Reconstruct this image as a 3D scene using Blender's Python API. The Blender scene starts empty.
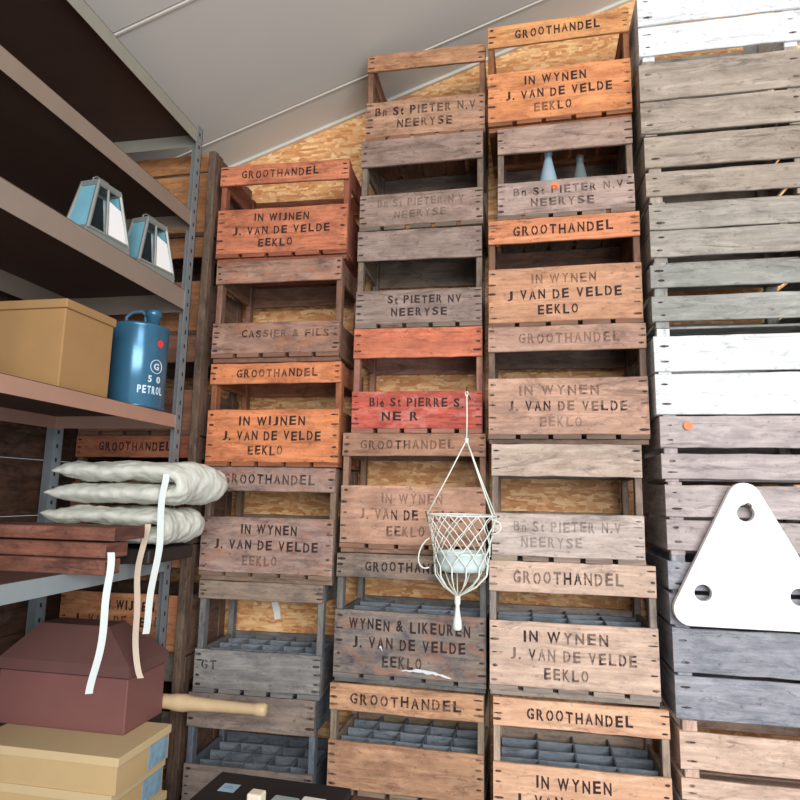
import bpy, bmesh, math, random
from mathutils import Vector, Matrix, Euler
random.seed(7)
S = bpy.context.scene
COL = S.collection

# ------------------------------------------------------------------ camera
cam = bpy.data.cameras.new('camera'); cam_o = bpy.data.objects.new('camera', cam); COL.objects.link(cam_o)
cam.sensor_width = 36; cam.lens = 36 * 620 / 800; cam.clip_start = .02
R3 = Matrix(((0.98188943, -0.18922489, 0.00933218), (0.18844286, 0.97037441, -0.15120448), (0.01955594, 0.15022467, 0.98845845)))
right, fwd, up = R3.col[0], R3.col[1], R3.col[2]
m = Matrix.Identity(4)
for i in range(3):
    m[i][0] = right[i]; m[i][1] = up[i]; m[i][2] = -fwd[i]
m[0][3], m[1][3], m[2][3] = 0, 0, 1.5
cam_o.matrix_world = m
S.camera = cam_o
# ------------------------------------------------------------------ light
w = bpy.data.worlds.new('daylight'); S.world = w; w.use_nodes = True
bgn = w.node_tree.nodes['Background']; bgn.inputs[0].default_value = (.78, .9, 1, 1); bgn.inputs[1].default_value = 0.32
def area(name, loc, rot, sx, sy, power, col):
    l = bpy.data.lights.new(name, 'AREA'); l.shape = 'RECTANGLE'; l.size = sx; l.size_y = sy; l.energy = power; l.color = col
    o = bpy.data.objects.new(name, l); COL.objects.link(o); o.location = loc; o.rotation_euler = Euler([math.radians(a) for a in rot]); return o
area('doorway_daylight', (1.3, -2.3, 2.35), (82, 0, 20), 3.2, 1.5, 150, (1, .965, .94))
area('low_fill', (1.7, -2.2, .7), (96, 0, 26), 1.8, 1.1, 40, (.9, .95, 1))  # added low fill that brightens the bottom crates, no opening of its own
S.view_settings.view_transform = 'Standard'; S.view_settings.look = 'None'; S.view_settings.gamma = 1
S.view_settings.exposure = 0.5; S.view_settings.use_curve_mapping = False

# ------------------------------------------------------------------ materials
KAL = 1.0
def lin(c):
    o = []
    for v in c:
        v = v / 255
        o.append((v / 12.92 if v <= .04045 else ((v + .055) / 1.055) ** 2.4))
    return o
def L4(c, k=1.0): return tuple(min(.92, v * k) for v in lin(c)) + (1,)
MC = {}
def nt(name):
    mt = bpy.data.materials.new(name); mt.use_nodes = True
    return mt, mt.node_tree.nodes, mt.node_tree.links, mt.node_tree.nodes['Principled BSDF']
def plain(name, c, rough=.6, metal=0.0, var=.12, bump=.0, scale=14, spec=None):
    k = (name, tuple(c))
    if k in MC: return MC[k]
    mt, N, Lk, P = nt(name)
    P.inputs['Roughness'].default_value = rough; P.inputs['Metallic'].default_value = metal
    if spec is not None: P.inputs['Specular IOR Level'].default_value = spec
    tc = N.new('ShaderNodeTexCoord'); nz = N.new('ShaderNodeTexNoise'); nz.inputs['Scale'].default_value = scale; nz.inputs['Detail'].default_value = 5
    Lk.new(tc.outputs['Object'], nz.inputs['Vector'])
    mx = N.new('ShaderNodeMix'); mx.data_type = 'RGBA'
    a = L4(c, 1 - var); b = L4(c, 1 + var)
    mx.inputs[6].default_value = a; mx.inputs[7].default_value = b
    Lk.new(nz.outputs['Fac'], mx.inputs[0]); Lk.new(mx.outputs[2], P.inputs['Base Color'])
    if bump:
        bp = N.new('ShaderNodeBump'); bp.inputs['Strength'].default_value = bump; bp.inputs['Distance'].default_value = .004
        Lk.new(nz.outputs['Fac'], bp.inputs['Height']); Lk.new(bp.outputs[0], P.inputs['Normal'])
    MC[k] = mt; return mt
def wood(name, c, dirt=(70, 62, 58), amt=.5, patch=None, pamt=0.0):
    """weathered board: grain along the UV u axis, dirt blotches, rubbed patches"""
    k = (name, tuple(c), tuple(dirt), amt, pamt)
    if k in MC: return MC[k]
    mt, N, Lk, P = nt(name)
    P.inputs['Roughness'].default_value = .82; P.inputs['Specular IOR Level'].default_value = .25
    uv = N.new('ShaderNodeTexCoord'); oi = N.new('ShaderNodeObjectInfo')
    mul = N.new('ShaderNodeMath'); mul.operation = 'MULTIPLY'; mul.inputs[1].default_value = 37
    Lk.new(oi.outputs['Random'], mul.inputs[0])
    add = N.new('ShaderNodeVectorMath'); add.operation = 'ADD'
    Lk.new(uv.outputs['UV'], add.inputs[0]); Lk.new(mul.outputs[0], add.inputs[1])
    def noise(sx, sy, det=4, rough=.6, dist=0):
        mp = N.new('ShaderNodeMapping'); mp.inputs['Scale'].default_value = (sx, sy, 1)
        nz = N.new('ShaderNodeTexNoise'); nz.inputs['Scale'].default_value = 1; nz.inputs['Detail'].default_value = det
        nz.inputs['Roughness'].default_value = rough; nz.inputs['Distortion'].default_value = dist
        Lk.new(add.outputs[0], mp.inputs['Vector']); Lk.new(mp.outputs[0], nz.inputs['Vector']); return nz
    def ramp(src, a, b, va=(0, 0, 0, 1), vb=(1, 1, 1, 1)):
        r = N.new('ShaderNodeValToRGB'); r.color_ramp.elements[0].position = a; r.color_ramp.elements[1].position = b
        r.color_ramp.elements[0].color = va; r.color_ramp.elements[1].color = vb
        Lk.new(src, r.inputs[0]); return r
    def mix(fac, a, b, mode='MIX'):
        x = N.new('ShaderNodeMix'); x.data_type = 'RGBA'; x.blend_type = mode
        for s, v in ((0, fac), (6, a), (7, b)):
            if hasattr(v, 'links') or hasattr(v, 'is_linked'): Lk.new(v, x.inputs[s])
            else: x.inputs[s].default_value = v
        return x.outputs[2]
    g = noise(5, 95, 6, .65, .4); g2 = noise(1.4, 22, 3, .5, .8)
    c1 = mix(ramp(g.outputs['Fac'], .3, .7).outputs[0], L4(c, .66), L4(c, 1.28))
    c2 = mix(ramp(g2.outputs['Fac'], .35, .7).outputs[0], c1, L4(tuple(v * .86 + 8 for v in c), 1.0))
    bl = noise(9, 15, 5, .7, .3)
    am = min(1, amt * 1.35); f = ramp(bl.outputs['Fac'], .44, .68, (0, 0, 0, 1), (am, am, am, 1))
    c3 = mix(f.outputs[0], c2, L4(dirt))
    if patch:
        pb = noise(11, 24, 4, .6, .5)
        fp = ramp(pb.outputs['Fac'], .5, .62, (0, 0, 0, 1), (pamt, pamt, pamt, 1))
        c3 = mix(fp.outputs[0], c3, L4(patch))
    bw = noise(7, 30, 5, .7, .6)
    c3 = mix(ramp(bw.outputs['Fac'], .5, .75, (0, 0, 0, 1), (.55, .55, .55, 1)).outputs[0], c3, L4(tuple(min(255, v * 1.0 + 34) for v in c)))
    dk = noise(5, 26, 6, .75, 1.0)
    c3 = mix(ramp(dk.outputs['Fac'], .53, .70, (0, 0, 0, 1), (.75, .75, .75, 1)).outputs[0], c3, L4(tuple(v * .72 for v in dirt)))
    sp = noise(40, 60, 3, .7)
    c3 = mix(ramp(sp.outputs['Fac'], .6, .74, (0, 0, 0, 1), (.6, .6, .6, 1)).outputs[0], c3, L4(tuple(v * .62 for v in dirt)))
    Lk.new(c3, P.inputs['Base Color'])
    bp = N.new('ShaderNodeBump'); bp.inputs['Strength'].default_value = .35; bp.inputs['Distance'].default_value = .0015
    Lk.new(g.outputs['Fac'], bp.inputs['Height']); Lk.new(bp.outputs[0], P.inputs['Normal'])
    MC[k] = mt; return mt
def ink(op, c=(52, 34, 34)):
    """worn stencil paint: patches of it are rubbed away"""
    k = ('ink', op, tuple(c))
    if k in MC: return MC[k]
    mt, N, Lk, P = nt('worn_stencil_paint'); P.inputs['Base Color'].default_value = L4(c); P.inputs['Roughness'].default_value = .8
    tc = N.new('ShaderNodeTexCoord'); nz = N.new('ShaderNodeTexNoise'); nz.inputs['Scale'].default_value = 60; nz.inputs['Detail'].default_value = 4
    oi = N.new('ShaderNodeObjectInfo'); ad = N.new('ShaderNodeVectorMath'); ad.operation = 'ADD'
    ml = N.new('ShaderNodeMath'); ml.operation = 'MULTIPLY'; ml.inputs[1].default_value = 20
    Lk.new(oi.outputs['Random'], ml.inputs[0]); Lk.new(tc.outputs['Object'], ad.inputs[0]); Lk.new(ml.outputs[0], ad.inputs[1])
    Lk.new(ad.outputs[0], nz.inputs['Vector'])
    n2 = N.new('ShaderNodeTexNoise'); n2.inputs['Scale'].default_value = 9; Lk.new(ad.outputs[0], n2.inputs['Vector'])
    av = N.new('ShaderNodeMath'); av.operation = 'ADD'; Lk.new(nz.outputs['Fac'], av.inputs[0]); Lk.new(n2.outputs['Fac'], av.inputs[1])
    r = N.new('ShaderNodeMapRange'); r.inputs['From Min'].default_value = 1.25 - op * .62; r.inputs['From Max'].default_value = 1.42 - op * .55
    r.inputs['To Min'].default_value = .12 + .55 * op * op; r.inputs['To Max'].default_value = min(1, .45 + .6 * op)
    Lk.new(av.outputs[0], r.inputs['Value']); Lk.new(r.outputs[0], P.inputs['Alpha'])
    MC[k] = mt; return mt

# ------------------------------------------------------------------ mesh helpers
def new(): 
    bm = bmesh.new(); bm.loops.layers.uv.new('UVMap'); return bm
def obj(name, bm, mats, parent=None, smooth=False):
    me = bpy.data.meshes.new(name)
    bmesh.ops.recalc_face_normals(bm, faces=bm.faces)
    bm.to_mesh(me); bm.free()
    for mm in (mats if isinstance(mats, (list, tuple)) else [mats]): me.materials.append(mm)
    if smooth: me.polygons.foreach_set('use_smooth', [True] * len(me.polygons))
    o = bpy.data.objects.new(name, me); COL.objects.link(o)
    if parent: o.parent = parent
    return o
def thing(name, label, cat, loc=(0, 0, 0), rz=0, group=None):
    o = bpy.data.objects.new(name, None); COL.objects.link(o); o.empty_display_size = .05
    o.location = loc; o.rotation_euler = (0, 0, rz); return tag(o, label, cat, group)
def tag(o, label, cat, group=None):
    o['label'] = label; o['category'] = cat
    if group: o['group'] = group
    return o
def struct(o): o['kind'] = 'structure'; return o
def board(bm, lo, hi, axis=0, jit=.0012, seg=8, bev=.0022, mi=0, taper=0):
    """a sawn board between two corners, long along `axis`, with eased, slightly uneven edges; uv in metres"""
    uvl = bm.loops.layers.uv.verify()
    a = axis; b, c = [i for i in range(3) if i != a]
    w_, h_ = hi[b] - lo[b], hi[c] - lo[c]
    bev = min(bev, w_ * .3, h_ * .3)
    sec = [(lo[b] + bev, lo[c]), (hi[b] - bev, lo[c]), (hi[b], lo[c] + bev), (hi[b], hi[c] - bev), (hi[b] - bev, hi[c]), (lo[b] + bev, hi[c]), (lo[b], hi[c] - bev), (lo[b], lo[c] + bev)]
    per = [0]
    for i in range(8):
        p, q = sec[i], sec[(i + 1) % 8]; per.append(per[-1] + math.hypot(p[0] - q[0], p[1] - q[1]))
    rings = []
    uo, vo = random.random() * 9, random.random() * 9
    wide = b if w_ > h_ else c
    for s in range(seg + 1):
        t = lo[a] + (hi[a] - lo[a]) * s / seg
        j0, j1 = random.uniform(-jit, jit), random.uniform(-jit, jit)
        ring = []
        for (p, q) in sec:
            co = [0, 0, 0]; co[a] = t; co[b] = p; co[c] = q
            mid = (lo[wide] + hi[wide]) / 2
            co[wide] += j0 if co[wide] < mid else j1
            if s in (0, seg): co[a] += random.uniform(0, jit) * (1 if s == 0 else -1)
            ring.append(bm.verts.new(co))
        rings.append(ring)
    for s in range(seg):
        for i in range(8):
            f = bm.faces.new((rings[s][i], rings[s][(i + 1) % 8], rings[s + 1][(i + 1) % 8], rings[s + 1][i])); f.material_index = mi
            us = (lo[a] + (hi[a] - lo[a]) * s / seg, lo[a] + (hi[a] - lo[a]) * (s + 1) / seg)
            vals = ((us[0], per[i]), (us[0], per[i + 1]), (us[1], per[i + 1]), (us[1], per[i]))
            for lp, (u, v) in zip(f.loops, vals): lp[uvl].uv = (u + uo, v + vo)
    for ring in (rings[0], rings[-1]):
        f = bm.faces.new(ring); f.material_index = mi
        for lp in f.loops: lp[uvl].uv = (lp.vert.co[b] * .3 + uo, lp.vert.co[c] + vo)
def box(bm, lo, hi, mi=0, bev=0):
    r = bmesh.ops.create_cube(bm, size=1)
    vs = r['verts']
    for v in vs: v.co = Vector([lo[i] + (v.co[i] + .5) * (hi[i] - lo[i]) for i in range(3)])
    fs = set(f for v in vs for f in v.link_faces)
    for f in fs: f.material_index = mi
    if bev:
        es = list(set(e for f in fs for e in f.edges))
        bmesh.ops.bevel(bm, geom=es, offset=bev, segments=2, profile=.5, affect='EDGES')
def tube(bm, pts, r, n=8, closed=False, mi=0, cap=True):
    pts = [Vector(p) for p in pts]; rings = []; N = len(pts)
    prev = None
    for i, p in enumerate(pts):
        if closed: t = pts[(i + 1) % N] - pts[i - 1]
        else: t = pts[min(i + 1, N - 1)] - pts[max(i - 1, 0)]
        t.normalize()
        if prev is None: x = t.orthogonal().normalized()
        else: x = (prev - t * prev.dot(t)); x = x.normalized() if x.length > 1e-6 else t.orthogonal().normalized()
        prev = x; y = t.cross(x)
        rr = r[i] if isinstance(r, (list, tuple)) else r
        rings.append([bm.verts.new(p + (x * math.cos(a) + y * math.sin(a)) * rr) for a in [2 * math.pi * k / n for k in range(n)]])
    for i in range(N if closed else N - 1):
        A, B = rings[i], rings[(i + 1) % N]
        for k in range(n):
            bm.faces.new((A[k], A[(k + 1) % n], B[(k + 1) % n], B[k])).material_index = mi
    if cap and not closed:
        bm.faces.new(rings[0]).material_index = mi; bm.faces.new(rings[-1]).material_index = mi
def lathe(bm, prof, c=(0, 0, 0), n=40, mi=0, axis='Z', sq=(1, 1)):
    rings = []
    for r, h in prof:
        ring = []
        for k in range(n):
            a = 2 * math.pi * k / n
            p = (r * math.cos(a) * sq[0], r * math.sin(a) * sq[1], h) if axis == 'Z' else (h, r * math.cos(a), r * math.sin(a))
            ring.append(bm.verts.new((c[0] + p[0], c[1] + p[1], c[2] + p[2])))
        rings.append(ring)
    for A, B in zip(rings, rings[1:]):
        for k in range(n): bm.faces.new((A[k], A[(k + 1) % n], B[(k + 1) % n], B[k])).material_index = mi
    for R_ in (rings[0], rings[-1]): bm.faces.new(R_).material_index = mi
GC = {}
def glyph(ch):
    """one stencil letter, unit height; round letters keep the bridge of the stencil"""
    if ch in GC: return GC[ch]
    cu = bpy.data.curves.new('t', 'FONT'); cu.body = ch; cu.size = 1; cu.offset = .028; cu.extrude = .01; cu.resolution_u = 3
    o = bpy.data.objects.new('t', cu); COL.objects.link(o)
    bpy.context.view_layer.update()
    me = bpy.data.meshes.new_from_object(o.evaluated_get(bpy.context.evaluated_depsgraph_get()))
    bpy.data.objects.remove(o); bpy.data.curves.remove(cu)
    bm = bmesh.new(); bm.from_mesh(me); bpy.data.meshes.remove(me)
    xs = [v.co.x for v in bm.verts]; ys = [v.co.y for v in bm.verts]
    x0, x1 = min(xs), max(xs); yb, h = (min(ys), max(ys) - min(ys)) if ch.isupper() or ch in '&05' else (0, .74)
    wd = {'I': .2, '.': .2, 'W': 1.0, '&': .8, 'i': .14, 't': .34, 'n': .45, 'e': .45, 'J': .5, '5': .5}.get(ch, .66)
    for v in bm.verts: v.co.x = (v.co.x - x0) / (x1 - x0) * wd; v.co.y = (v.co.y - yb) / h
    cuts = {'O': .5, 'D': .42, 'G': .5, 'Q': .5, 'R': .34, 'P': .36, '0': .5, 'B': .36, 'A': .5}.get(ch)
    if cuts:
        g_ = .05; c_ = cuts * wd
        for x in (c_ - g_ / 2, c_ + g_ / 2): bmesh.ops.bisect_plane(bm, geom=bm.verts[:] + bm.edges[:] + bm.faces[:], plane_co=(x, 0, 0), plane_no=(1, 0, 0))
        bmesh.ops.delete(bm, geom=[f for f in bm.faces if abs(f.calc_center_median().x - c_) < g_ / 2 - 1e-4], context='FACES')
    me = bpy.data.meshes.new('glyph'); bm.to_mesh(me); bm.free(); GC[ch] = (me, wd); return GC[ch]
def text_bm(txt, width, height, bold=0, jit=.03):
    adv = 0; bm = bmesh.new(); items = []
    for ch in txt:
        if ch == ' ': adv += .5; continue
        me, wd = glyph(ch); items.append((me, adv)); adv += wd + .24
    k = width / max(adv - .24, .1)
    for me, ax in items:
        n0 = len(bm.verts); bm.from_mesh(me); bm.verts.ensure_lookup_table()
        dy, rot = random.uniform(-jit, jit), random.uniform(-jit, jit)
        for v in bm.verts[n0:]:
            x, y = v.co.x, v.co.y
            v.co = Vector(((x + ax) * k - width / 2, -v.co.z * .03, (y - .5 + dy + rot * x) * height))
    return bm
def lettering(lines, parent, yfront):
    """lines: (text, cx, cz, width, height); letters lie on the front face of a board"""
    for t, cx, cz, wd, ht, mat in lines:
        bm = new()
        b2 = text_bm(t, wd, ht)
        tilt = random.uniform(-.012, .012)
        for v in b2.verts:
            x, z = v.co.x, v.co.z
            v.co = Vector((cx + x, yfront + v.co.y - .0008, cz + z + x * tilt + .0012 * math.sin(x * 70 + cz * 50)))
        me = bpy.data.meshes.new('x'); b2.to_mesh(me); b2.free(); bm.from_mesh(me); bpy.data.meshes.remove(me)
        obj('stencil_lettering', bm, mat, parent)
NAIL = ink(.62, (60, 42, 38)); NAIL.name = 'rust_stain'
def nails(bm, xs, zs, y, mi):
    for x in xs:
        for z in zs:
            x_ = x + random.uniform(-.004, .004); z_ = z + random.uniform(-.004, .004)
            rx = random.uniform(.006, .017); rz = random.uniform(.0022, .0048)
            vs = [bm.verts.new((x_ + rx * math.cos(a), y - .0006, z_ + rz * math.sin(a))) for a in [k * math.pi / 4 for k in range(8)]]
            vb = [bm.verts.new((v.co.x, y + .001, v.co.z)) for v in vs]
            bm.faces.new(vs).material_index = mi
            for k in range(8): bm.faces.new((vs[k], vs[(k + 1) % 8], vb[(k + 1) % 8], vb[k])).material_index = mi

# ------------------------------------------------------------------ the room
def ceil_z(x): return 3.385 + .345 * x
CEILM = plain('painted_ceiling_panel', (205, 203, 196), .75, var=.03, scale=2)
bm = new()
def slope_box(bm, x0, x1, y0, y1, dz0, dz1):
    v = []
    for dz in (dz0, dz1):
        for x, y in ((x0, y0), (x1, y0), (x1, y1), (x0, y1)): v.append(bm.verts.new((x, y, ceil_z(x) + dz)))
    for f in ((0, 1, 2, 3), (4, 5, 6, 7), (0, 1, 5, 4), (1, 2, 6, 5), (2, 3, 7, 6), (3, 0, 4, 7)): bm.faces.new([v[i] for i in f])
edges_y = [-.9375, -.3125, .32, .95, 1.583, 2.213, 2.44]
for a, b in zip(edges_y, edges_y[1:]): slope_box(bm, -1.74, 2.3, a + .0025, b - .0025, 0, .03)
slope_box(bm, -1.74, 2.3, -.94, 2.44, .031, .05)
struct(obj('ceiling', bm, CEILM))
TR = plain('pale_joint_strip', (205, 202, 190), .5, var=.03)
for i, y in enumerate((1.583, 2.213)):
    bm = new(); slope_box(bm, -1.7, 2.2, y + .004, y + .011, -.004, .0)
    struct(obj('trim_%d' % (i + 1), bm, TR))
bm = new(); slope_box(bm, -1.3, 2.2, 2.405, 2.42, -.014, 0.0); struct(obj('trim_3', bm, TR))

# OSB back wall
mt, N, Lk, P = nt('osb_board'); P.inputs['Roughness'].default_value = .6
tc = N.new('ShaderNodeTexCoord'); last = None
for i, (ang, sx, sz) in enumerate(((.15, 12, 80), (-.35, 15, 90), (.9, 20, 85))):
    mp = N.new('ShaderNodeMapping'); mp.inputs['Rotation'].default_value = (0, ang, 0); mp.inputs['Scale'].default_value = (sx, 1, sz); mp.inputs['Location'].default_value = (i * 3.3, 0, i)
    nz0 = N.new('ShaderNodeTexVoronoi'); nz0.feature = 'F1'; nz0.inputs['Scale'].default_value = 1; nz0.inputs['Randomness'].default_value = 1
    Lk.new(tc.outputs['Object'], mp.inputs['Vector']); Lk.new(mp.outputs[0], nz0.inputs['Vector'])
    sep = N.new('ShaderNodeSeparateColor'); Lk.new(nz0.outputs['Color'], sep.inputs[0])
    rp = N.new('ShaderNodeValToRGB'); rp.color_ramp.elements[0].color = L4((196, 132, 80)); rp.color_ramp.elements[1].color = L4((244, 206, 152))
    rp.color_ramp.elements[0].position = .1; e = rp.color_ramp.elements.new(.55); e.color = L4((222, 166, 110))
    Lk.new(sep.outputs[0], rp.inputs[0])
    if last is None: last = rp.outputs[0]
    else:
        nz = N.new('ShaderNodeTexNoise'); nz.inputs['Scale'].default_value = 16 + i * 6; nz.inputs['Detail'].default_value = 3; Lk.new(tc.outputs['Object'], nz.inputs['Vector'])
        st = N.new('ShaderNodeValToRGB'); st.color_ramp.elements[0].position = .47; st.color_ramp.elements[1].position = .53; Lk.new(nz.outputs['Fac'], st.inputs[0])
        mx = N.new('ShaderNodeMix'); mx.data_type = 'RGBA'; Lk.new(st.outputs[0], mx.inputs[0]); Lk.new(last, mx.inputs[6]); Lk.new(rp.outputs[0], mx.inputs[7]); last = mx.outputs[2]
Lk.new(last, P.inputs['Base Color']); OSB = mt
bm = new()
v = [bm.verts.new(p) for p in ((-1.74, 2.42, 0), (2.3, 2.42, 0), (2.3, 2.42, ceil_z(2.3)), (-1.74, 2.42, ceil_z(-1.74)), (-1.74, 2.44, 0), (2.3, 2.44, 0), (2.3, 2.44, ceil_z(2.3)), (-1.74, 2.44, ceil_z(-1.74)))]
for f in ((0, 1, 2, 3), (4, 5, 6, 7), (0, 1, 5, 4), (1, 2, 6, 5), (2, 3, 7, 6), (3, 0, 4, 7)): bm.faces.new([v[i] for i in f])
struct(obj('wall_back', bm, OSB))
LW = wood('dark_wall_boards', (88, 62, 48), (40, 30, 26), .6)
bm = new()
for i in range(14): board(bm, (-1.74, -.9, .0 + i * .2), (-1.715, 2.42, .197 + i * .2), 1, .0005, 4)
struct(obj('wall_left', bm, LW))
bm = new(); box(bm, (-1.74, -2.6, -.05), (2.3, 2.44, 0)); struct(obj('floor', bm, plain('concrete', (128, 122, 115), .85, var=.15, scale=5, bump=.1)))

b = new()
pv = [b.verts.new(p) for p in ((-.022, 0, .03), (.004, 0, .034), (.014, 0, .012), (.02, 0, -.03), (-.004, 0, -.036), (-.012, 0, 0))]
b.faces.new(pv)
r_ = bmesh.ops.extrude_face_region(b, geom=b.faces[:])
for e_ in r_['geom']:
    if isinstance(e_, bmesh.types.BMVert): e_.co.y -= .0008
o = obj('white_patch', b, plain('ragged_white', (240, 240, 234), .8, var=.02)); o.location = (-.955, 2.4195, 1.035)  # small ragged white patch on the wall
tag(o, 'small ragged white patch on the chipboard wall behind a grey crate', 'paper')
# ------------------------------------------------------------------ bottle crates of the three big stacks
def side_frames(root, W, Dp, z0, z1, z2, z3, z4, mat, t=.013):
    """corner posts, side panels, back boards and base slats; z: base thickness, board top, rail bottom, crate top"""
    pw = .021
    for sx in (0, 1):
        xa, xb = (0, pw) if sx == 0 else (W - pw, W)
        for (ya, yb) in ((t, t + .036), (Dp - t - .036, Dp - t)):
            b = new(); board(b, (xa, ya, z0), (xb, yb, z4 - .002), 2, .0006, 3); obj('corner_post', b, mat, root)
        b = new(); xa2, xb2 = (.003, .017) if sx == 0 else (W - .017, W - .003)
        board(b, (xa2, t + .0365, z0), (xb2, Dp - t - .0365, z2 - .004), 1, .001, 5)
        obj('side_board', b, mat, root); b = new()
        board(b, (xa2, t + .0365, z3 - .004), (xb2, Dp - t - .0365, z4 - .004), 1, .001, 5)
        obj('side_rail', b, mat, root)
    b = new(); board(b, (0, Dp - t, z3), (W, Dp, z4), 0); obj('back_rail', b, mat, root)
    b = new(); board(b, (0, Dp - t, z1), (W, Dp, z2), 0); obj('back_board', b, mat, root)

def crate(row, label, cols, txt=None, op=.8, div=False, group='wooden bottle crates in the tall stacks', Dp=.315, inkc=(52, 34, 34), name='wooden_crate'):
    xl, yf, yaw, W, zt, zr, zb, zbb, zbase = row
    """cols: material of rail, board, rest"""
    rail_m, board_m, rest_m = cols
    H = zt - zbase - .0018; yw = math.radians(yaw)
    cx, cy = xl + math.cos(yw) * W / 2 - math.sin(yw) * Dp / 2, yf + math.sin(yw) * W / 2 + math.cos(yw) * Dp / 2
    root = thing(name, label, 'crate', (cx, cy, zbase), yw, group)
    inner = bpy.data.objects  # parts are modelled from the front left corner, then centred on the root
    before = set(o.name for o in COL.objects)
    gp = zbb - zbase; z1 = .031 if gp > .027 else .015; z2 = zb - zbase; z3 = zr - zbase; z4 = H
    t = .013; sl = .0145 if z1 > .02 else z1
    runner = z1 - sl > .008
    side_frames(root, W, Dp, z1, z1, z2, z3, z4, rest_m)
    b = new(); board(b, (0, 0, z3), (W, t, z4), 0, .0014); nails(b, (.014, W - .014), [z3 + (z4 - z3) * k for k in (.22, .5, .8)], 0, 1)
    rail = obj('top_rail', b, [rail_m, NAIL], root)
    b = new(); board(b, (0, 0, z1), (W, t, z2), 0, .0014); nails(b, (.014, W - .014), [z1 + (z2 - z1) * k for k in (.1, .3, .52, .72, .9)], 0, 1)
    brd = obj('lower_board', b, [board_m, NAIL], root)
    ns = 5; gap = .016; sw = (W - gap * (ns - 1)) / ns
    for k in range(ns):
        b = new(); xa = k * (sw + gap); board(b, (xa, .001, z1 - sl), (xa + sw, Dp - .001, z1), 1, .0006, 4, .001); obj('base_slat', b, rest_m, root)
    if runner:
        for ya in (.014, Dp - .044):
            b = new(); board(b, (.002, ya, 0), (W - .002, ya + .03, z1 - sl), 0, .0006, 4, .001); obj('base_runner', b, rest_m, root)
    if div:
        nx, ny = (4, 4) if div is True else div
        b = new(); dz1 = z2 - .012; dz0 = dz1 - .075
        for k in range(1, nx):
            x = .021 + (W - .042) * k / nx; board(b, (x - .0035, .0135, dz0), (x + .0035, Dp - .0135, dz1 - .001), 1, .0008, 4, .001)
        for k in range(1, ny):
            y = Dp * k / ny; board(b, (.0212, y - .0035, dz0), (W - .0212, y + .0035, dz1), 0, .0012, 6, .001)
        obj('bottle_divider', b, DIVM, root)
    if txt:
        rt, bt = txt
        if rt:
            hh = (z4 - z3) * .40
            lettering([(rt[0], W * rt[1], (z3 + z4) / 2, W * rt[2], hh, ink(rt[3] if len(rt) > 3 else op, inkc))], rail, 0)
        if bt:
            hb = z2 - z1; n = len(bt)
            hh = hb * (.175 if n > 2 else .24)
            zs = {1: (.62,), 2: (.70, .33), 3: (.78, .50, .22)}[n]
            for kk, (s, cxx, ww, *o) in enumerate(bt):
                lettering([(s, W * cxx, z1 + hb * zs[kk], W * ww, hh, ink(o[0] if o else op, inkc))], brd, 0)
    off = Matrix.Translation((-W / 2, -Dp / 2, 0))
    def kids(o): return [c for c in COL.objects if c.parent is o]
    for o in COL.objects:
        if o.name not in before and o.type == 'MESH': o.data.transform(off)
    return root, brd, rail, W, Dp, z1, z2

# seen colours of the boards
def WM(c, dirt=(78, 68, 62), amt=.5, **k): return wood('weathered_wood', c, dirt, amt, **k)
DIVM = wood('grey_divider_wood', (132, 142, 152), (80, 88, 98), .5)
GREY = WM((136, 120, 114)); GREYB = WM((138, 122, 108))
DARKW = WM((96, 82, 72))
Z = {
 'A1':(-1.116,2.047,1.7,0.505, 2.731,2.651,2.552,2.373,2.345),
 'A2':(-1.107,2.047,0.7,0.483, 2.345,2.260,2.108,1.993,1.963),
 'A3':(-1.117,2.071,-.4,0.499, 1.963,1.886,1.791,1.610,1.588),
 'A4':(-1.120,2.085,0.3,0.490, 1.588,1.500,1.409,1.217,1.188),
 'A5':(-1.114,2.085,2.4,0.450, 1.188,1.125,0.956,0.835,0.815),
 'A6':(-1.128,2.085,1.6,0.452, 0.815,0.703,0.584,0.455,0.435),
 'B1':(-0.560,2.09,0.6,0.447, 3.165,3.095,2.965,2.832,2.807),
 'B2':(-0.572,2.085,-0.8,0.451, 2.807,2.701,2.587,2.468,2.450),
 'B3':(-0.576,2.085,1.0,0.451, 2.450,2.334,2.221,2.102,2.083),
 'B4':(-0.579,2.085,1.1,0.455, 2.083,1.974,1.854,1.736,1.709),
 'B5':(-0.606,2.08,0.6,0.494, 1.709,1.629,1.528,1.330,1.302),
 'B6':(-0.613,2.08,-1.2,0.502, 1.302,1.222,1.117,0.913,0.885),
 'B7':(-0.620,2.075,-0.9,0.502, 0.885,0.801,0.708,0.566,0.551),
 'C1':(-0.101,2.062,-1.3,0.489, 3.200,3.114,3.009,2.831,2.788),
 'C2':(-0.068,2.053,-0.7,0.452, 2.788,2.689,2.579,2.468,2.444),
 'C3':(-0.100,2.052,-1.0,0.495, 2.444,2.356,2.266,2.081,2.062),
 'C4':(-0.101,2.042,-0.2,0.501, 2.062,1.976,1.884,1.697,1.669),
 'C5':(-0.091,2.034,0.0,0.462, 1.669,1.565,1.448,1.321,1.301),
 'C6':(-0.099,2.036,0.4,0.499, 1.301,1.206,1.118,0.924,0.896),
 'C7':(-0.088,2.024,0.4,0.506, 0.896,0.815,0.711,0.525,0.500),
}
GRT = 'GROOTHANDEL'
def vdv(l1='IN WYNEN', a=.8, b=.8, c=.8, w1=.42, c1=.5, l2='J. VAN DE VELDE', w2=.74, c2=.5, l3='EEKLO', w3=.26, c3=.46):
    r = []
    for s, cc, ww, o in ((l1, c1, w1, a), (l2, c2, w2, b), (l3, c3, w3, c)):
        r.append((s, cc, ww, o))
    return r
c_a1 = WM((200, 122, 88), (116, 64, 50), .55); c_a3 = WM((222, 138, 92), (134, 80, 56), .55)
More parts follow.
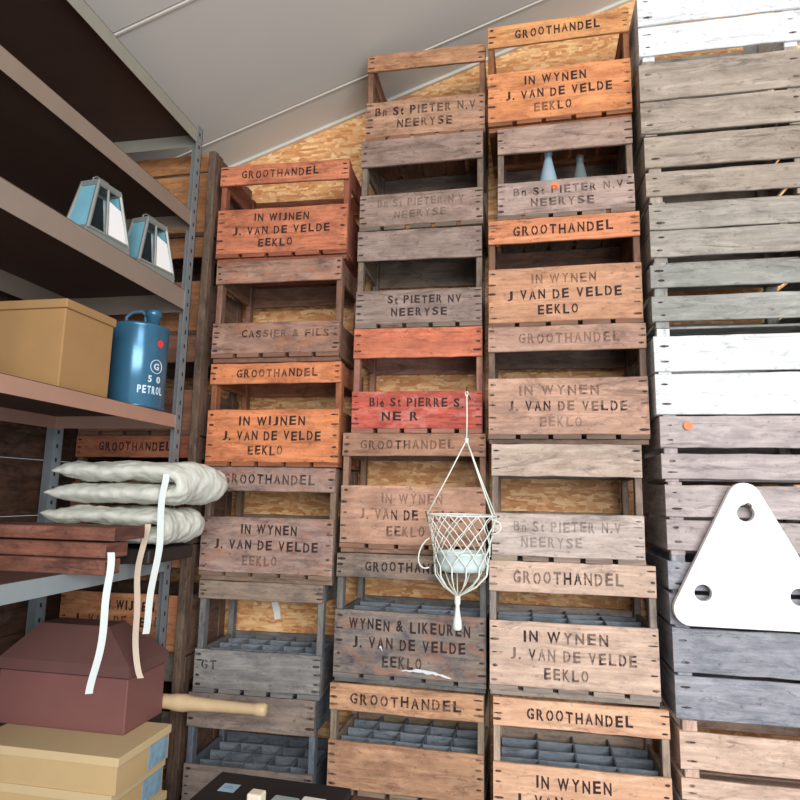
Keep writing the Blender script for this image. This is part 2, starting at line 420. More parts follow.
crate(Z['A1'], 'reddish orange wine crate on top of the left stack, stencilled EEKLO', (c_a1, c_a1, WM((150, 88, 66), (84, 50, 42))), ((GRT, .47, .6, .6), vdv('IN WIJNEN', .7, .7, .65)))
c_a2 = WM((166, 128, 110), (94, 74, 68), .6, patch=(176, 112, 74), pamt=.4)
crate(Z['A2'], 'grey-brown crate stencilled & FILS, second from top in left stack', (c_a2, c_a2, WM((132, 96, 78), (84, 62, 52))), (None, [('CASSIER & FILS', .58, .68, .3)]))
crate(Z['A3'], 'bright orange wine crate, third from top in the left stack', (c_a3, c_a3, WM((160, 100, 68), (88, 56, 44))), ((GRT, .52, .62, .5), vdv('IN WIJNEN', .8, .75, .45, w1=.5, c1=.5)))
c_a4 = WM((166, 138, 126), (92, 74, 72), .6, patch=(176, 116, 84), pamt=.35)
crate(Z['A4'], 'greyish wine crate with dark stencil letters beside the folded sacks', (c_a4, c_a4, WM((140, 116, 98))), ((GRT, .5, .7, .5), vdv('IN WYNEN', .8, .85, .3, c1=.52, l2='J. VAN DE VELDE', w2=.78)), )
c_a5 = WM((142, 138, 134), (92, 92, 96), .5)
crate(Z['A5'], 'plain grey empty crate with dividers, fifth down in the left stack', (WM((150, 130, 114), (98, 90, 84)), c_a5, WM((128, 126, 122), (76, 80, 86))), (None, [('GT', .12, .12, .5)]), div=(5, 4))
c_a6 = WM((150, 134, 124), (100, 90, 86), .5)
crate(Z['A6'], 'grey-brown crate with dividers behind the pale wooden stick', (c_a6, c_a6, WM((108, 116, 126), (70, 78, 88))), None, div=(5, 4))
c_b1 = WM((186, 136, 100), (120, 84, 66), .6)
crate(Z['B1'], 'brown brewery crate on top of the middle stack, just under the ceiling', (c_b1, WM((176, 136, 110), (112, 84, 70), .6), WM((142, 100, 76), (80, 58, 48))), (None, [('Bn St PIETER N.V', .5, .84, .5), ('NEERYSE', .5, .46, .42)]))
c_b2 = WM((152, 128, 116), (98, 80, 72), .5)
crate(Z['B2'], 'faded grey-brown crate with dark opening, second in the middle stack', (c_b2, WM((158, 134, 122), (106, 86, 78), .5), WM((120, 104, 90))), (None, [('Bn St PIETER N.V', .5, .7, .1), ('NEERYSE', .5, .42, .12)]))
c_b3 = WM((150, 130, 120), (98, 82, 76), .5)
crate(Z['B3'], 'grey crate stencilled St PIETER NV NEERYSE above the red crate', (c_b3, c_b3, WM((128, 112, 98))), (None, [('St PIETER NV', .55, .58, .95), ('NEERYSE', .51, .44, .95)]))
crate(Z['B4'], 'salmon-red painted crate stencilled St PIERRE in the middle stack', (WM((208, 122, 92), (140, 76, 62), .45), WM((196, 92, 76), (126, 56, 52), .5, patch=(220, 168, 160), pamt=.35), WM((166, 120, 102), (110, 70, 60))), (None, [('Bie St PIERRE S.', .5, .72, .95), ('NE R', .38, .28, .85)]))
c_b5 = WM((198, 154, 130), (124, 94, 80), .5)
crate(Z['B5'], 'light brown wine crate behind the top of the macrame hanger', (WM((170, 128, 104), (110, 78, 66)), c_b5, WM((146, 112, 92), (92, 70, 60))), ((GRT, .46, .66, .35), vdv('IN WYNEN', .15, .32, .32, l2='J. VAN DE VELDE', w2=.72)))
c_b6 = WM((142, 128, 118), (72, 74, 82), .8, patch=(168, 116, 90), pamt=.45)
b6 = crate(Z['B6'], 'stained dark grey crate stencilled WYNEN & LIKEUREN with a peeled white patch', (WM((150, 130, 114), (84, 80, 80), .6), c_b6, WM((120, 116, 112), (66, 72, 80))), ((GRT, .5, .6, .75), vdv('WYNEN & LIKEUREN', .85, .75, .5, w1=.8, w3=.26)), div=True)
c_b7 = WM((196, 152, 120), (134, 98, 78), .55)
crate(Z['B7'], 'light brown crate with blank lower board, lowest clear one in middle stack', (WM((206, 158, 122), (140, 104, 82)), c_b7, WM((150, 132, 112), (96, 90, 84))), ((GRT, .5, .72, .5), None), div=(5, 4))
c_c1 = WM((224, 158, 102), (160, 100, 62), .5)
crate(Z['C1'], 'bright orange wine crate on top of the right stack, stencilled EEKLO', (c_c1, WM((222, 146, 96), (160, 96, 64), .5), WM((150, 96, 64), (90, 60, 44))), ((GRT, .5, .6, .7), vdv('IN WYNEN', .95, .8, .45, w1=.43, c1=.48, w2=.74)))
c_c2 = WM((168, 142, 128), (108, 88, 80), .5)
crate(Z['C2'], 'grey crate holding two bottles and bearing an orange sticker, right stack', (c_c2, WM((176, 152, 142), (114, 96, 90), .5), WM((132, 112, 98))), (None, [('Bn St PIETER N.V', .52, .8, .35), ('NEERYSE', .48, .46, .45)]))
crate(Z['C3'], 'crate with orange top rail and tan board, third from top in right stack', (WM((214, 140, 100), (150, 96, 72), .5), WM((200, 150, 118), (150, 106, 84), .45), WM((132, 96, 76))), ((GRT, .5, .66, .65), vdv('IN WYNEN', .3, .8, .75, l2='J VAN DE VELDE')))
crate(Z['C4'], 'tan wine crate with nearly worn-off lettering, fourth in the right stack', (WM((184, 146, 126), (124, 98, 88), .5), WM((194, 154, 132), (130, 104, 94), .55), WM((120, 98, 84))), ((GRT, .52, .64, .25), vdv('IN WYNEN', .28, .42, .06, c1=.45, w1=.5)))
c_c5 = WM((196, 176, 160), (142, 122, 110), .45)
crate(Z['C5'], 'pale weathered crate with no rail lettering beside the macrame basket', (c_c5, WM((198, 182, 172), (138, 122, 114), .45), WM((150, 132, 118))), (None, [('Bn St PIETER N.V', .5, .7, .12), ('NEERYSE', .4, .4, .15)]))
c_c6 = WM((214, 184, 164), (146, 126, 114), .4)
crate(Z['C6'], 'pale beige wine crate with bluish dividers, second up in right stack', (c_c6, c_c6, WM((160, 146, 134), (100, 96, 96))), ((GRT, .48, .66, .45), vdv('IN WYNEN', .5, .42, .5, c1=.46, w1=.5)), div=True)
c_c7 = WM((240, 184, 150), (184, 136, 110), .4)
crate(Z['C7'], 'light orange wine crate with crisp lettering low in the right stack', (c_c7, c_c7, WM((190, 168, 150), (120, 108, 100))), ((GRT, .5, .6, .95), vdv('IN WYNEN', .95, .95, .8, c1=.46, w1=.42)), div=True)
# the row the stacks stand on
shade_set = (WM((92, 58, 46), (52, 34, 30)), WM((88, 56, 44), (50, 34, 30)), WM((80, 54, 44), (50, 34, 30)))  # wood colours darkened to stand for the shade below the stacks
crate((-1.11, 2.08, 0, .48, .435, .36, .27, .13, .11), 'crate at the foot of the left stack', shade_set)
crate((-.615, 2.10, 0, .50, .551, .42, .32, .15, .11), 'shade-darkened brown crate at the foot of the middle stack', shade_set)
crate((-.095, 2.03, 0, .50, .500, .42, .32, .15, .11), 'crate at the foot of the right stack', shade_set)

# narrow stack behind the shelving
g = 'crates stacked behind the metal rack'
ZX = -1.652
zt = [(2.81, 2.733, 2.722, 2.49, 2.47), (2.47, 2.385, 2.29, 2.10, 2.08), (2.08, 1.973, 1.868, 1.72, 1.70), (1.70, 1.616, 1.52, 1.33, 1.31), (1.31, 1.225, 1.129, .945, .925), (.925, .84, .74, .565, .545), (.545, .46, .36, .18, .16)]
zc = [WM((186, 130, 84), (120, 84, 56)), WM((180, 124, 84), (110, 76, 56)), WM((158, 110, 88), (98, 70, 60)), WM((176, 108, 78), (110, 66, 54)), WM((212, 152, 108), (160, 96, 70), .55, patch=(208, 120, 84), pamt=.5), WM((150, 138, 128), (96, 90, 86)), GREYB]
zl = ['orange-brown crate behind the rack, topmost under the ceiling', 'crate behind the rack, level with the lanterns', 'brown crate behind the rack, level with the blue can', 'red-brown crate behind the rack, just above the folded sacks', 'orange-tan crate behind the rack, below the sacks and stencilled WIJNEN', 'grey crate behind the rack, beside the pale wooden stick', 'lowest crate behind the metal rack']
ztx = [None, None, None, ((GRT, .5, .6, .6), None), (None, vdv('IN WIJNEN', .8, .5, .3, c1=.55)), None, None]
for a, c_, l_, t_ in zip(zt, zc, zl, ztx):
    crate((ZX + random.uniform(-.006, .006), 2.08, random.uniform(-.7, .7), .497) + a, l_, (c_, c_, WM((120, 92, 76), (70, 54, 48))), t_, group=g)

# pallets under the four stacks
PAL = WM((150, 130, 108))
def pallet(x0, x1, zt, label):
    r = thing('wooden_pallet', label, 'pallet', ((x0 + x1) / 2, 2.2, 0), 0, 'pallets under the crate stacks'); hw = (x1 - x0) / 2
    for k in range(4):
        b = new(); y = -.16 + k * .09; board(b, (-hw, y, zt - .022), (hw, y + .075, zt), 0); obj('deck_board', b, PAL, r)
    for k in (-1, 0, 1):
        b = new(); board(b, (k * (hw - .03) - .03, -.16, 0), (k * (hw - .03) + .03, .185, zt - .0222), 1); obj('bearer', b, PAL, r)
pallet(-1.66, -1.15, .1598, 'pallet under the crates behind the rack'); pallet(-1.12, -.62, .1098, 'pallet under the left crate stack')
pallet(-.615, -.115, .1098, 'pallet under the middle crate stack'); pallet(-.1, .405, .1098, 'pallet under the right crate stack')
pallet(.42, .93, .1298, 'pallet under the slatted harvest crates')

# bottles in the grey crate
GL = plain('blue_grey_glass', (150, 172, 184), .25, var=.05)
for k, (x, y, l_) in enumerate(((.108, 2.12, 'pale blue-grey bottle, left of two in the open crate'), (.222, 2.17, 'darker blue-grey bottle, right of two in the open crate'))):
    b = new(); lathe(b, [(.032, 0), (.036, .004), (.038, .10), (.034, .13), (.023, .18), (.014, .222), (.0125, .24), (.015, .241), (.015, .254), (.012, .256)], n=28)
    o = obj('bottle', b, GL if k == 0 else plain('grey_glass', (112, 122, 122), .3, var=.05), smooth=True); o.location = (x, y, 2.4685)
    tag(o, l_, 'bottle', 'bottles in the grey crate')

# ------------------------------------------------------------------ slatted harvest crates on the right
def slatted(x0, yf, z0, z1, slats, m, label, yaw=0, W=.5, Dp=.36):
    H = z1 - z0 - .0004
    yw = math.radians(yaw)
    r = thing('slatted_crate', label, 'crate', (x0 + W / 2, yf + Dp / 2, z0), yw, 'slatted harvest crates in the far right stack')
    hw, hd = W / 2, Dp / 2; t = .011
    for sx in (-1, 1):
        for sy in (-1, 1):
            b = new(); xa = sorted((sx * (hw - .052), sx * (hw - .0125))); ya = sorted((sy * (hd - t - .03), sy * (hd - t)))
            board(b, (xa[0], ya[0], 0), (xa[1], ya[1], H), 2, .0005, 3); obj('corner_post', b, m, r)
    for (a, c_) in slats:
        a -= z0; c_ -= z0
        for sy in (-1, 1):
            b = new(); ya = sorted((sy * (hd - t), sy * hd)); board(b, (-hw, ya[0], c_), (hw, ya[1], a), 0, .0014)
            if sy < 0: nails(b, (-hw + .03, hw - .03), [c_ + (a - c_) * k for k in (.25, .72)], -hd, 1)
            obj('slat', b, [m, NAIL], r)
        for sx in (-1, 1):
            b = new(); xa = sorted((sx * (hw - .012), sx * (hw - .001))); board(b, (xa[0], -hd + t + .0003, c_), (xa[1], hd - t - .0003, a), 1, .0012); obj('slat', b, m, r)
    for k in range(4):
        b = new(); y0 = -hd + t + .032 + k * (Dp - 2 * t - .064) / 4; y1 = y0 + (Dp - 2 * t - .064) / 4 - .01
        board(b, (-hw + .0125, y0, .004), (hw - .0125, y1, .012), 0, .0006); obj('base_slat', b, m, r)
WHT = wood('white_painted_wood', (240, 243, 244), (196, 202, 206), .35)
g1 = WM((168, 154, 140), (116, 104, 94), .4); g2 = WM((164, 156, 146), (112, 106, 100), .4); g3 = WM((156, 156, 150), (106, 106, 102), .4)
g4 = WM((186, 174, 172), (134, 124, 124), .4); g5 = WM((160, 160, 168), (100, 108, 116), .5); g6 = WM((222, 190, 170), (150, 126, 112), .4)
D = [
 (.406, 2.955, 3.235, ((3.205, 3.086), (3.079, 2.973)), WHT, 'white painted slatted crate at the top of the far right stack'),
 (.402, 2.683, 2.955, ((2.936, 2.806), (2.799, 2.687)), g1, 'brown-grey slatted crate directly under the topmost white crate'),
 (.410, 2.452, 2.683, ((2.678, 2.569), (2.552, 2.470)), g1, 'grey slatted crate, third from top of the far right stack'),
 (.416, 2.246, 2.452, ((2.440, 2.354), (2.350, 2.262)), g2, 'grey slatted crate, fourth from top, with closely set slats'),
 (.411, 2.031, 2.246, ((2.236, 2.160), (2.132, 2.050)), g3, 'greenish grey slatted crate resting on the lower white crate'),
 (.413, 1.757, 2.031, ((2.004, 1.892), (1.884, 1.758)), WHT, 'bright white slatted crate midway up the far right stack'),
 (.420, 1.553, 1.757, ((1.752, 1.656), (1.638, 1.562)), g4, 'grey slatted crate with an orange sticker under the white crate'),
 (.426, 1.338, 1.553, ((1.544, 1.450), (1.440, 1.352)), g4, 'pinkish grey slatted crate, second below the white middle crate'),
 (.425, 1.136, 1.338, ((1.320, 1.240), (1.228, 1.142)), g5, 'blue-grey slatted crate behind the white triangular plate'),
 (.430, .879, 1.136, ((1.132, 1.010), (1.000, .884)), g5, 'blue-grey slatted crate just below the white triangular plate'),
 (.436, .668, .879, ((.850, .752), (.728, .674)), g6, 'beige slatted crate, lowest fully visible in far right stack'),
 (.438, .40, .668, ((.655, .54), (.53, .41)), WHT, 'pale slatted crate under the beige one'),
 (.436, .13, .40, ((.385, .27), (.26, .14)), g2, 'slatted crate at the foot of the far right stack')]
for x0, z0, z1, sl, m_, l_ in D: slatted(x0, 2.0 + random.uniform(-.004, .004), z0, z1, sl, m_, l_)

# price stickers
STK = plain('orange_sticker_paper', (240, 128, 80), .6, var=.03); REDS = plain('red_sticker_paper', (226, 58, 48), .5, var=.03)
def sticker(x, y, z, r, m_, label):
    b = new(); lathe(b, [(r, -.0003), (r, .0003)], n=24)
    for v in b.verts: v.co = Vector((v.co.x, v.co.z, v.co.y))
    o = obj('price_sticker', b, m_); o.location = (x, y, z); tag(o, label, 'sticker', 'round price stickers'); return o
sticker(.126, 2.0508, 2.555, .0135, STK, 'round orange sticker on the grey crate holding bottles').rotation_euler.z = math.radians(-.7)
sticker(.500, 1.9945, 1.722, .013, STK, 'round orange sticker on the grey slatted crate')

# peeled white patch on the stained crate
bm = new(); bm2 = None
pr = random.Random(3)
def flake(bm, cx, cz, L_, Hh, y):
    top = []; bot = []
    n = 16
    for i in range(n + 1):
        t = i / n; x = cx + (t - .5) * L_; env = math.sin(math.pi * t) ** .6
        zc_ = cz - .014 * t + .008 * math.sin(3 * t)
        top.append(bm.verts.new((x, y, zc_ + env * Hh * pr.uniform(.3, 1)))); bot.append(bm.verts.new((x, y, zc_ - env * Hh * pr.uniform(.1, .8))))
    for i in range(n):
        bm.faces.new((top[i], top[i + 1], bot[i + 1], bot[i]))
flake(bm, .06, .052, .17, .008, 0); flake(bm, -.09, .118, .012, .006, 0)
r = bmesh.ops.extrude_face_region(bm, geom=bm.faces[:])
for e_ in r['geom']:
    if isinstance(e_, bmesh.types.BMVert): e_.co.y -= .0006
o = obj('peeled_paper', bm, plain('white_paper', (214, 222, 224), .7), b6[1]); o.location = (0, -b6[4] / 2 - .001, 0)
o['label'] = 'torn white paper remnant'

# ------------------------------------------------------------------ the metal rack on the left
RX0, RX1, RY0, RY1 = -1.65, -1.15, .80, 1.955
rack = thing('metal_shelving_rack', 'grey metal shelving rack in the left corner holding lanterns and a can', 'shelving', ((RX0 + RX1) / 2, (RY0 + RY1) / 2, 0))
rcx, rcy = (RX0 + RX1) / 2, (RY0 + RY1) / 2
STL = plain('grey_blue_steel', (134, 142, 146), .45, .35, .2, scale=30)
HOLE = plain('dark_slot', (34, 34, 36), .8)
for sx in (-1, 1):
    for sy in (-1, 1):
        b = new(); x = RX1 - rcx if sx > 0 else RX0 - rcx; y = RY1 - rcy if sy > 0 else RY0 - rcy
        xa = sorted((x, x - sx * .003)); ya = sorted((y, y - sy * .038)); box(b, (xa[0], ya[0], 0), (xa[1], ya[1], 2.83))
        xa = sorted((x, x - sx * .038)); ya = sorted((y, y - sy * .003)); box(b, (xa[0], ya[0], 0), (xa[1], ya[1], 2.83))
        z = .04
        while z < 2.8:
            yy = y - sy * .02; b_ = sorted((x, x + sx * .0004)); box(b, (b_[0], yy - .004, z), (b_[1], yy + .004, z + .014), 1)
            xx = x - sx * .02; yf_ = y - sy * .003 if sy > 0 else y
            c_ = sorted((yf_, yf_ - .0004)); box(b, (xx - .004, c_[0], z), (xx + .004, c_[1], z + .014), 1)
            z += .05
        obj('upright', b, [STL, HOLE], rack)
SH = [(2.812, .05, (150, 148, 136)), (2.495, .056, (142, 126, 112)), (2.196, .07, (146, 132, 120)), (1.755, .045, (176, 138, 120)), (1.282, .048, (150, 160, 164)), (.46, .045, (130, 130, 128))]
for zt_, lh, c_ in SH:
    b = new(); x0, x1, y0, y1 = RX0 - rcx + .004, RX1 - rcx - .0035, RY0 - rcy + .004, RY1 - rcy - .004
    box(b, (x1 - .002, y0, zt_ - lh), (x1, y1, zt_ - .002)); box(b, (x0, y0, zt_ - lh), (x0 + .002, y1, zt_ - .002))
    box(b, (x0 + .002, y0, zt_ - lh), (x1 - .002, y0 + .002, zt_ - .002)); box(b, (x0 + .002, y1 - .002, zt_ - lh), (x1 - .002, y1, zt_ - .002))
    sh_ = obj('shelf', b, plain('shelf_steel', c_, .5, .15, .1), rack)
    b = new(); box(b, (x0, y0, zt_ - .002), (x1, y1, zt_)); obj('shelf_panel', b, plain('shade_brown_panel', (78, 56, 46), .7, var=.2), sh_)  # panel brown darkened to deepen the shade under each shelf
# dark timber post between the rack and the left stack
b = new(); board(b, (-1.151, 2.01, 0), (-1.123, 2.04, 2.775), 2, .002, 14, .003)
tag(obj('timber_post', b, WM((104, 84, 70), (56, 44, 38), .6)), 'dark slim timber post standing beside the left crate stack', 'post')

# ------------------------------------------------------------------ lanterns
LZ = plain('zinc_frame', (140, 146, 142), .45, .3, .15, scale=40); PW = plain('reflection_white_pane', (244, 246, 246), .25, var=.02); PB = plain('pale_blue_pane', (120, 178, 196), .25, var=.25, scale=12)  # front pane's white stands for daylight reflected in the glass
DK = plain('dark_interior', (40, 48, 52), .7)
def lantern(y0, label, yaw=0):
    hb, ht, db, dt, H = .088, .043, .045, .03, .188   # half width base/top along y, half depth along x
    r = thing('metal_lantern', label, 'lantern', (-1.178 - db, y0 + hb, 2.1962), math.radians(yaw), 'tapered lanterns on the upper shelf')
    def P_(sx, sy, z): 
        t = z / H; return Vector((sx * (db + (dt - db) * t), sy * (hb + (ht - hb) * t), z))
    b = new(); box(b, (-db, -hb, 0), (db, hb, .03), bev=.002); obj('base', b, LZ, r)
    b = new()
    for sx in (-1, 1):
        for sy in (-1, 1): tube(b, [P_(sx, sy, .03) * .99, P_(sx, sy, H)], .006, 6)
    for z in (.034, H - .005):
        for (a, c_) in (((1, -1), (1, 1)), ((-1, -1), (-1, 1)), ((-1, -1), (1, -1)), ((-1, 1), (1, 1))): tube(b, [P_(*a, z), P_(*c_, z)], .006, 6)
    tube(b, [P_(1, -.1, .034), P_(1, -.1, H - .004)], .004, 6)
    obj('frame', b, LZ, r)
    def quad(name, pts, m_, out):
        b = new(); f = [b.verts.new(p) for p in pts]; f2 = [b.verts.new(Vector(p) + Vector(out) * -.002) for p in pts]
        b.faces.new(f); b.faces.new(f2)
        for i in range(4): b.faces.new((f[i], f[(i + 1) % 4], f2[(i + 1) % 4], f2[i]))
        return obj(name, b, m_, r)
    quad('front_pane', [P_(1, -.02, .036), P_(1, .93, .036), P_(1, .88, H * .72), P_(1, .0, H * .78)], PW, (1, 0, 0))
    quad('side_pane', [P_(-.9, -1, .034), P_(.9, -1, .034), P_(.85, -1, H - .01), P_(-.85, -1, H - .01)], PB, (0, -1, 0))
    quad('side_pane', [P_(-.9, 1, .034), P_(.9, 1, .034), P_(.85, 1, H - .01), P_(-.85, 1, H - .01)], PB, (0, 1, 0))
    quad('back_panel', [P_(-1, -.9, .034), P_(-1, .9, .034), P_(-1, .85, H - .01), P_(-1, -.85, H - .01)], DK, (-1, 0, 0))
    b = new(); box(b, (-dt - .004, -ht - .004, H), (dt + .004, ht + .004, H + .008), bev=.002); obj('cap', b, LZ, r)
    b = new(); tube(b, [(0, -ht * .8, H + .008), (0, -ht * .8, H + .02), (0, -ht * .5, H + .03), (0, ht * .5, H + .03), (0, ht * .8, H + .02), (0, ht * .8, H + .008)], .0025, 6); obj('handle', b, LZ, r)
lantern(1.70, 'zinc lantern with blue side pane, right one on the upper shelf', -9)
lantern(1.45, 'zinc lantern with pane whitened for reflected daylight, nearer the left edge on upper shelf', -6)

# ------------------------------------------------------------------ blue petrol can
can = thing('petrol_can', 'blue cylindrical petrol can with white lettering and red sticker', 'can', (-1.232, 1.80, 1.7552), math.radians(0))
can.scale = (1.09, 1.09, 1.1)
BLU = plain('blue_enamel', (62, 112, 142), .22, .35, .12, scale=25)
def cl(bm, prof): lathe(bm, prof, n=56)
b = new(); Rc = .086
cl(b, [(Rc - .004, 0), (Rc, .003), (Rc, .008), (Rc - .003, .012), (Rc - .003, .236), (Rc, .24), (Rc, .246), (Rc - .004, .248), (Rc - .02, .254), (.001, .258)]); obj('body', b, BLU, can, True)
b = new(); lathe(b, [(.019, .25), (.019, .275), (.024, .277), (.024, .292), (.02, .296), (.001, .296)], (.048, -.012, 0), 24); obj('cap', b, BLU, can, True)
b = new(); tube(b, [(-.05, 0, .25), (-.052, 0, .285), (-.03, 0, .3), (.0, 0, .3), (.014, 0, .288), (.015, 0, .25)], .005, 8); obj('handle', b, plain('blue_handle', (82, 122, 150), .4), can, True)
# lettering wrapped on the can wall
WPT = plain('white_can_paint', (206, 222, 232), .5)
bm = new()
def wrap(b2, ang, z):
    for v in b2.verts:
        a = ang + v.co.x / Rc; rr = Rc - .0024 + (.0008 if v.co.y < 0 else 0)
        v.co = Vector((rr * math.cos(a), rr * math.sin(a), z + v.co.z))
    me = bpy.data.meshes.new('x'); b2.to_mesh(me); b2.free(); bm.from_mesh(me); bpy.data.meshes.remove(me)
vdir = math.atan2(-1.80, 1.215)      # towards the camera
A0 = vdir + .42
wrap(text_bm('PETROL', .082, .023, 0, .01), A0 + .1, .052); wrap(text_bm('5 0', .042, .02, 0, .01), A0 + .2, .084); wrap(text_bm('G', .018, .02, 0, 0), A0 + .24, .122)
obj('lettering', bm, WPT, can)
b = new(); tube(b, [((Rc - .0015) * math.cos(A0 + .24 + .02 * math.cos(t) / Rc), (Rc - .0015) * math.sin(A0 + .24 + .02 * math.cos(t) / Rc), .122 + .02 * math.sin(t)) for t in [k * math.pi / 12 for k in range(24)]], .0012, 5, True); obj('emblem_ring', b, WPT, can)
b = new(); n = 20
ring = [b.verts.new(((Rc - .0018) * math.cos(A0 + .34 + .011 * math.cos(t) / Rc), (Rc - .0018) * math.sin(A0 + .34 + .011 * math.cos(t) / Rc), .192 + .011 * math.sin(t))) for t in [k * 2 * math.pi / n for k in range(n)]]
b.faces.new(ring); ob = obj('price_sticker', b, REDS); ob.location = can.location; ob.scale = can.scale; tag(ob, 'round red sticker on the blue petrol can', 'sticker', 'round price stickers')
sm = ob.modifiers.new('s', 'SOLIDIFY'); sm.thickness = .0006; sm.offset = 0
# light wooden box beside the can
b = new(); box(b, (-1.50, 1.40, 1.7552), (-1.185, 1.60, 1.975), bev=.003); box(b, (-1.505, 1.395, 1.975), (-1.18, 1.605, 2.0), bev=.003)
tag(obj('cardboard_box', b, plain('cardboard', (160, 124, 80), .8, var=.1)), 'tan cardboard box left of the blue petrol can', 'box')

# ------------------------------------------------------------------ folded sacks
CAN = plain('pale_canvas', (210, 212, 202), .95, var=.12, bump=.6, scale=38)
def sack(name, label, cx, cy, z0, L_, Wd, layers, th, yaw, seed):
    rnd = random.Random(seed)
    r = thing(name, label, 'sack', (cx, cy, z0), math.radians(yaw), 'folded canvas sacks on the rack')
    # a snake-folded sheet: section path in x-z, swept along y
    path = []
    for k in range(layers):
        z = th * (k + .5)
        ins = rnd.uniform(0, .03)
        xs = (-L_ / 2 + ins, L_ / 2 - th * .9 - (.0 if k < layers - 1 else .0))
        pts = [(xs[0] + (xs[1] - xs[0]) * i / 10, z) for i in range(11)]
        if k % 2: pts = pts[::-1]
        path += pts
        if k < layers - 1:
            ex = xs[1] if k % 2 == 0 else xs[0]; sg = 1 if k % 2 == 0 else -1
            for i in range(1, 6):
                a = -math.pi / 2 + math.pi * i / 6; path.append((ex + sg * th * .62 * math.cos(a), z + th / 2 + th / 2 * math.sin(a)))
    ny = 18; half = th * .44
    bm = new(); rows = []
    for j in range(ny + 1):
        v_ = j / ny; y = (v_ - .5) * Wd; edge = min(1, (min(v_, 1 - v_) * Wd / th)) ** .5 * .75 + .25
        ringo = []; N_ = len(path)
        offs = []
        for i, (x, z) in enumerate(path):
            a = path[max(i - 1, 0)]; c_ = path[min(i + 1, N_ - 1)]
            t = Vector((c_[0] - a[0], c_[1] - a[1])).normalized(); n_ = Vector((-t.y, t.x))
            wob = .005 * math.sin(v_ * 9 + x * 26 + seed) + .004 * math.sin(x * 60 + v_ * 21)
            sag = -.022 * max(0, (x / L_)) ** 2 * 0
            hh = half * edge * (1 + .0 * wob) * (.5 if i in (0, N_ - 1) else 1)
            p = Vector((x * (1 + .04 * math.sin(v_ * 7 + z * 40)), z + wob * (z / (layers * th)) + sag))
            offs.append((p + n_ * hh, p - n_ * hh, z))
        for a, _, z in offs: ringo.append(bm.verts.new((a.x, y, max(0.0, a.y))))
        for _, b_, z in reversed(offs): ringo.append(bm.verts.new((b_.x, y, max(0.0, b_.y))))
        rows.append(ringo)
    M_ = len(rows[0])
    for j in range(ny):
        for i in range(M_): bm.faces.new((rows[j][i], rows[j][(i + 1) % M_], rows[j + 1][(i + 1) % M_], rows[j + 1][i]))
    N_ = M_ // 2
    for rr in (rows[0], rows[-1]):
        for i in range(N_ - 1): bm.faces.new((rr[i], rr[i + 1], rr[M_ - 2 - i], rr[M_ - 1 - i]))
    o = obj('folded_canvas', bm, CAN, r, True); s_ = o.modifiers.new('s', 'SUBSURF'); s_.levels = 2; s_.render_levels = 2
    tx = bpy.data.textures.get('wrinkles') or bpy.data.textures.new('wrinkles', 'CLOUDS'); tx.noise_scale = .032; tx.noise_depth = 2
    dm = o.modifiers.new('d', 'DISPLACE'); dm.texture = tx; dm.strength = .013; dm.mid_level = .55
    return r
# added support slab below the sacks, coloured dark for the shade there
b = new(); box(b, (-1.6, 1.68, 1.2822), (-1.06, 1.93, 1.324), bev=.006)
tag(obj('shade_slab', b, plain('shade_dark', (44, 34, 32), .6)), 'added dark slab standing for the shade under the folded canvas sacks', 'case')
s1 = sack('folded_sack', 'pale canvas sack, lower of the two folded on the rack', -1.245, 1.80, 1.331, .46, .25, 2, .058, 2, 1)
s2 = sack('folded_sack', 'pale canvas sack, upper one bulging furthest over the rack', -1.195, 1.80, 1.4515, .50, .27, 2, .068, -3, 5)
STR = plain('bleached_strap', (206, 214, 212), .9, var=.08); STR2 = plain('tan_strap', (200, 182, 164), .9, var=.08)
def ribbon(name, pts, w_, m_, parent, th=.003):
    q_ = [Vector(p) for p in pts]; q_ = [q_[0]] + q_ + [q_[-1]]; pts = []
    for i in range(1, len(q_) - 2):
        for k in range(6):
            t = k / 6; a, b_, c_, d_ = q_[i - 1:i + 3]
            pts.append(.5 * (2 * b_ + (c_ - a) * t + (2 * a - 5 * b_ + 4 * c_ - d_) * t * t + (3 * b_ - a - 3 * c_ + d_) * t ** 3))
    pts.append(q_[-1]); L2 = len(pts)
    pts = [p + Vector((.003 * math.sin(i * .5), 0, 0)) for i, p in enumerate(pts)]
    bm = new(); rows = []
    for p in pts:
        p = Vector(p); d = Vector((.83, .55, 0)) * (w_ / 2); n_ = Vector((.55, -.83, 0)) * th / 2
        rows.append([bm.verts.new(p + d + n_), bm.verts.new(p - d + n_), bm.verts.new(p - d - n_), bm.verts.new(p + d - n_)])
    for A, B in zip(rows, rows[1:]):
        for k in range(4): bm.faces.new((A[k], A[(k + 1) % 4], B[(k + 1) % 4], B[k]))
    bm.faces.new(rows[0]); bm.faces.new(rows[-1]); o = obj(name, bm, m_, None)
    o.parent = parent; o.matrix_parent_inverse = (Matrix.Translation(parent.location) @ parent.rotation_euler.to_matrix().to_4x4()).inverted(); return o
ribbon('strap', [(-1.01, 1.652, 1.545), (-1.012, 1.648, 1.50), (-1.012, 1.648, 1.40), (-1.016, 1.648, 1.30), (-1.028, 1.648, 1.18), (-1.035, 1.648, 1.1)], .018, STR, s2)
ribbon('strap', [(-1.06, 1.66, 1.40), (-1.075, 1.655, 1.30), (-1.072, 1.655, 1.2), (-1.07, 1.655, 1.1), (-1.05, 1.655, 1.0), (-1.045, 1.655, .98)], .016, STR2, s1)
ribbon('strap', [(-1.02, 1.445, 1.34), (-1.02, 1.445, 1.27), (-1.022, 1.445, 1.18), (-1.032, 1.445, 1.08), (-1.045, 1.445, 1.0)], .017, STR, s1)
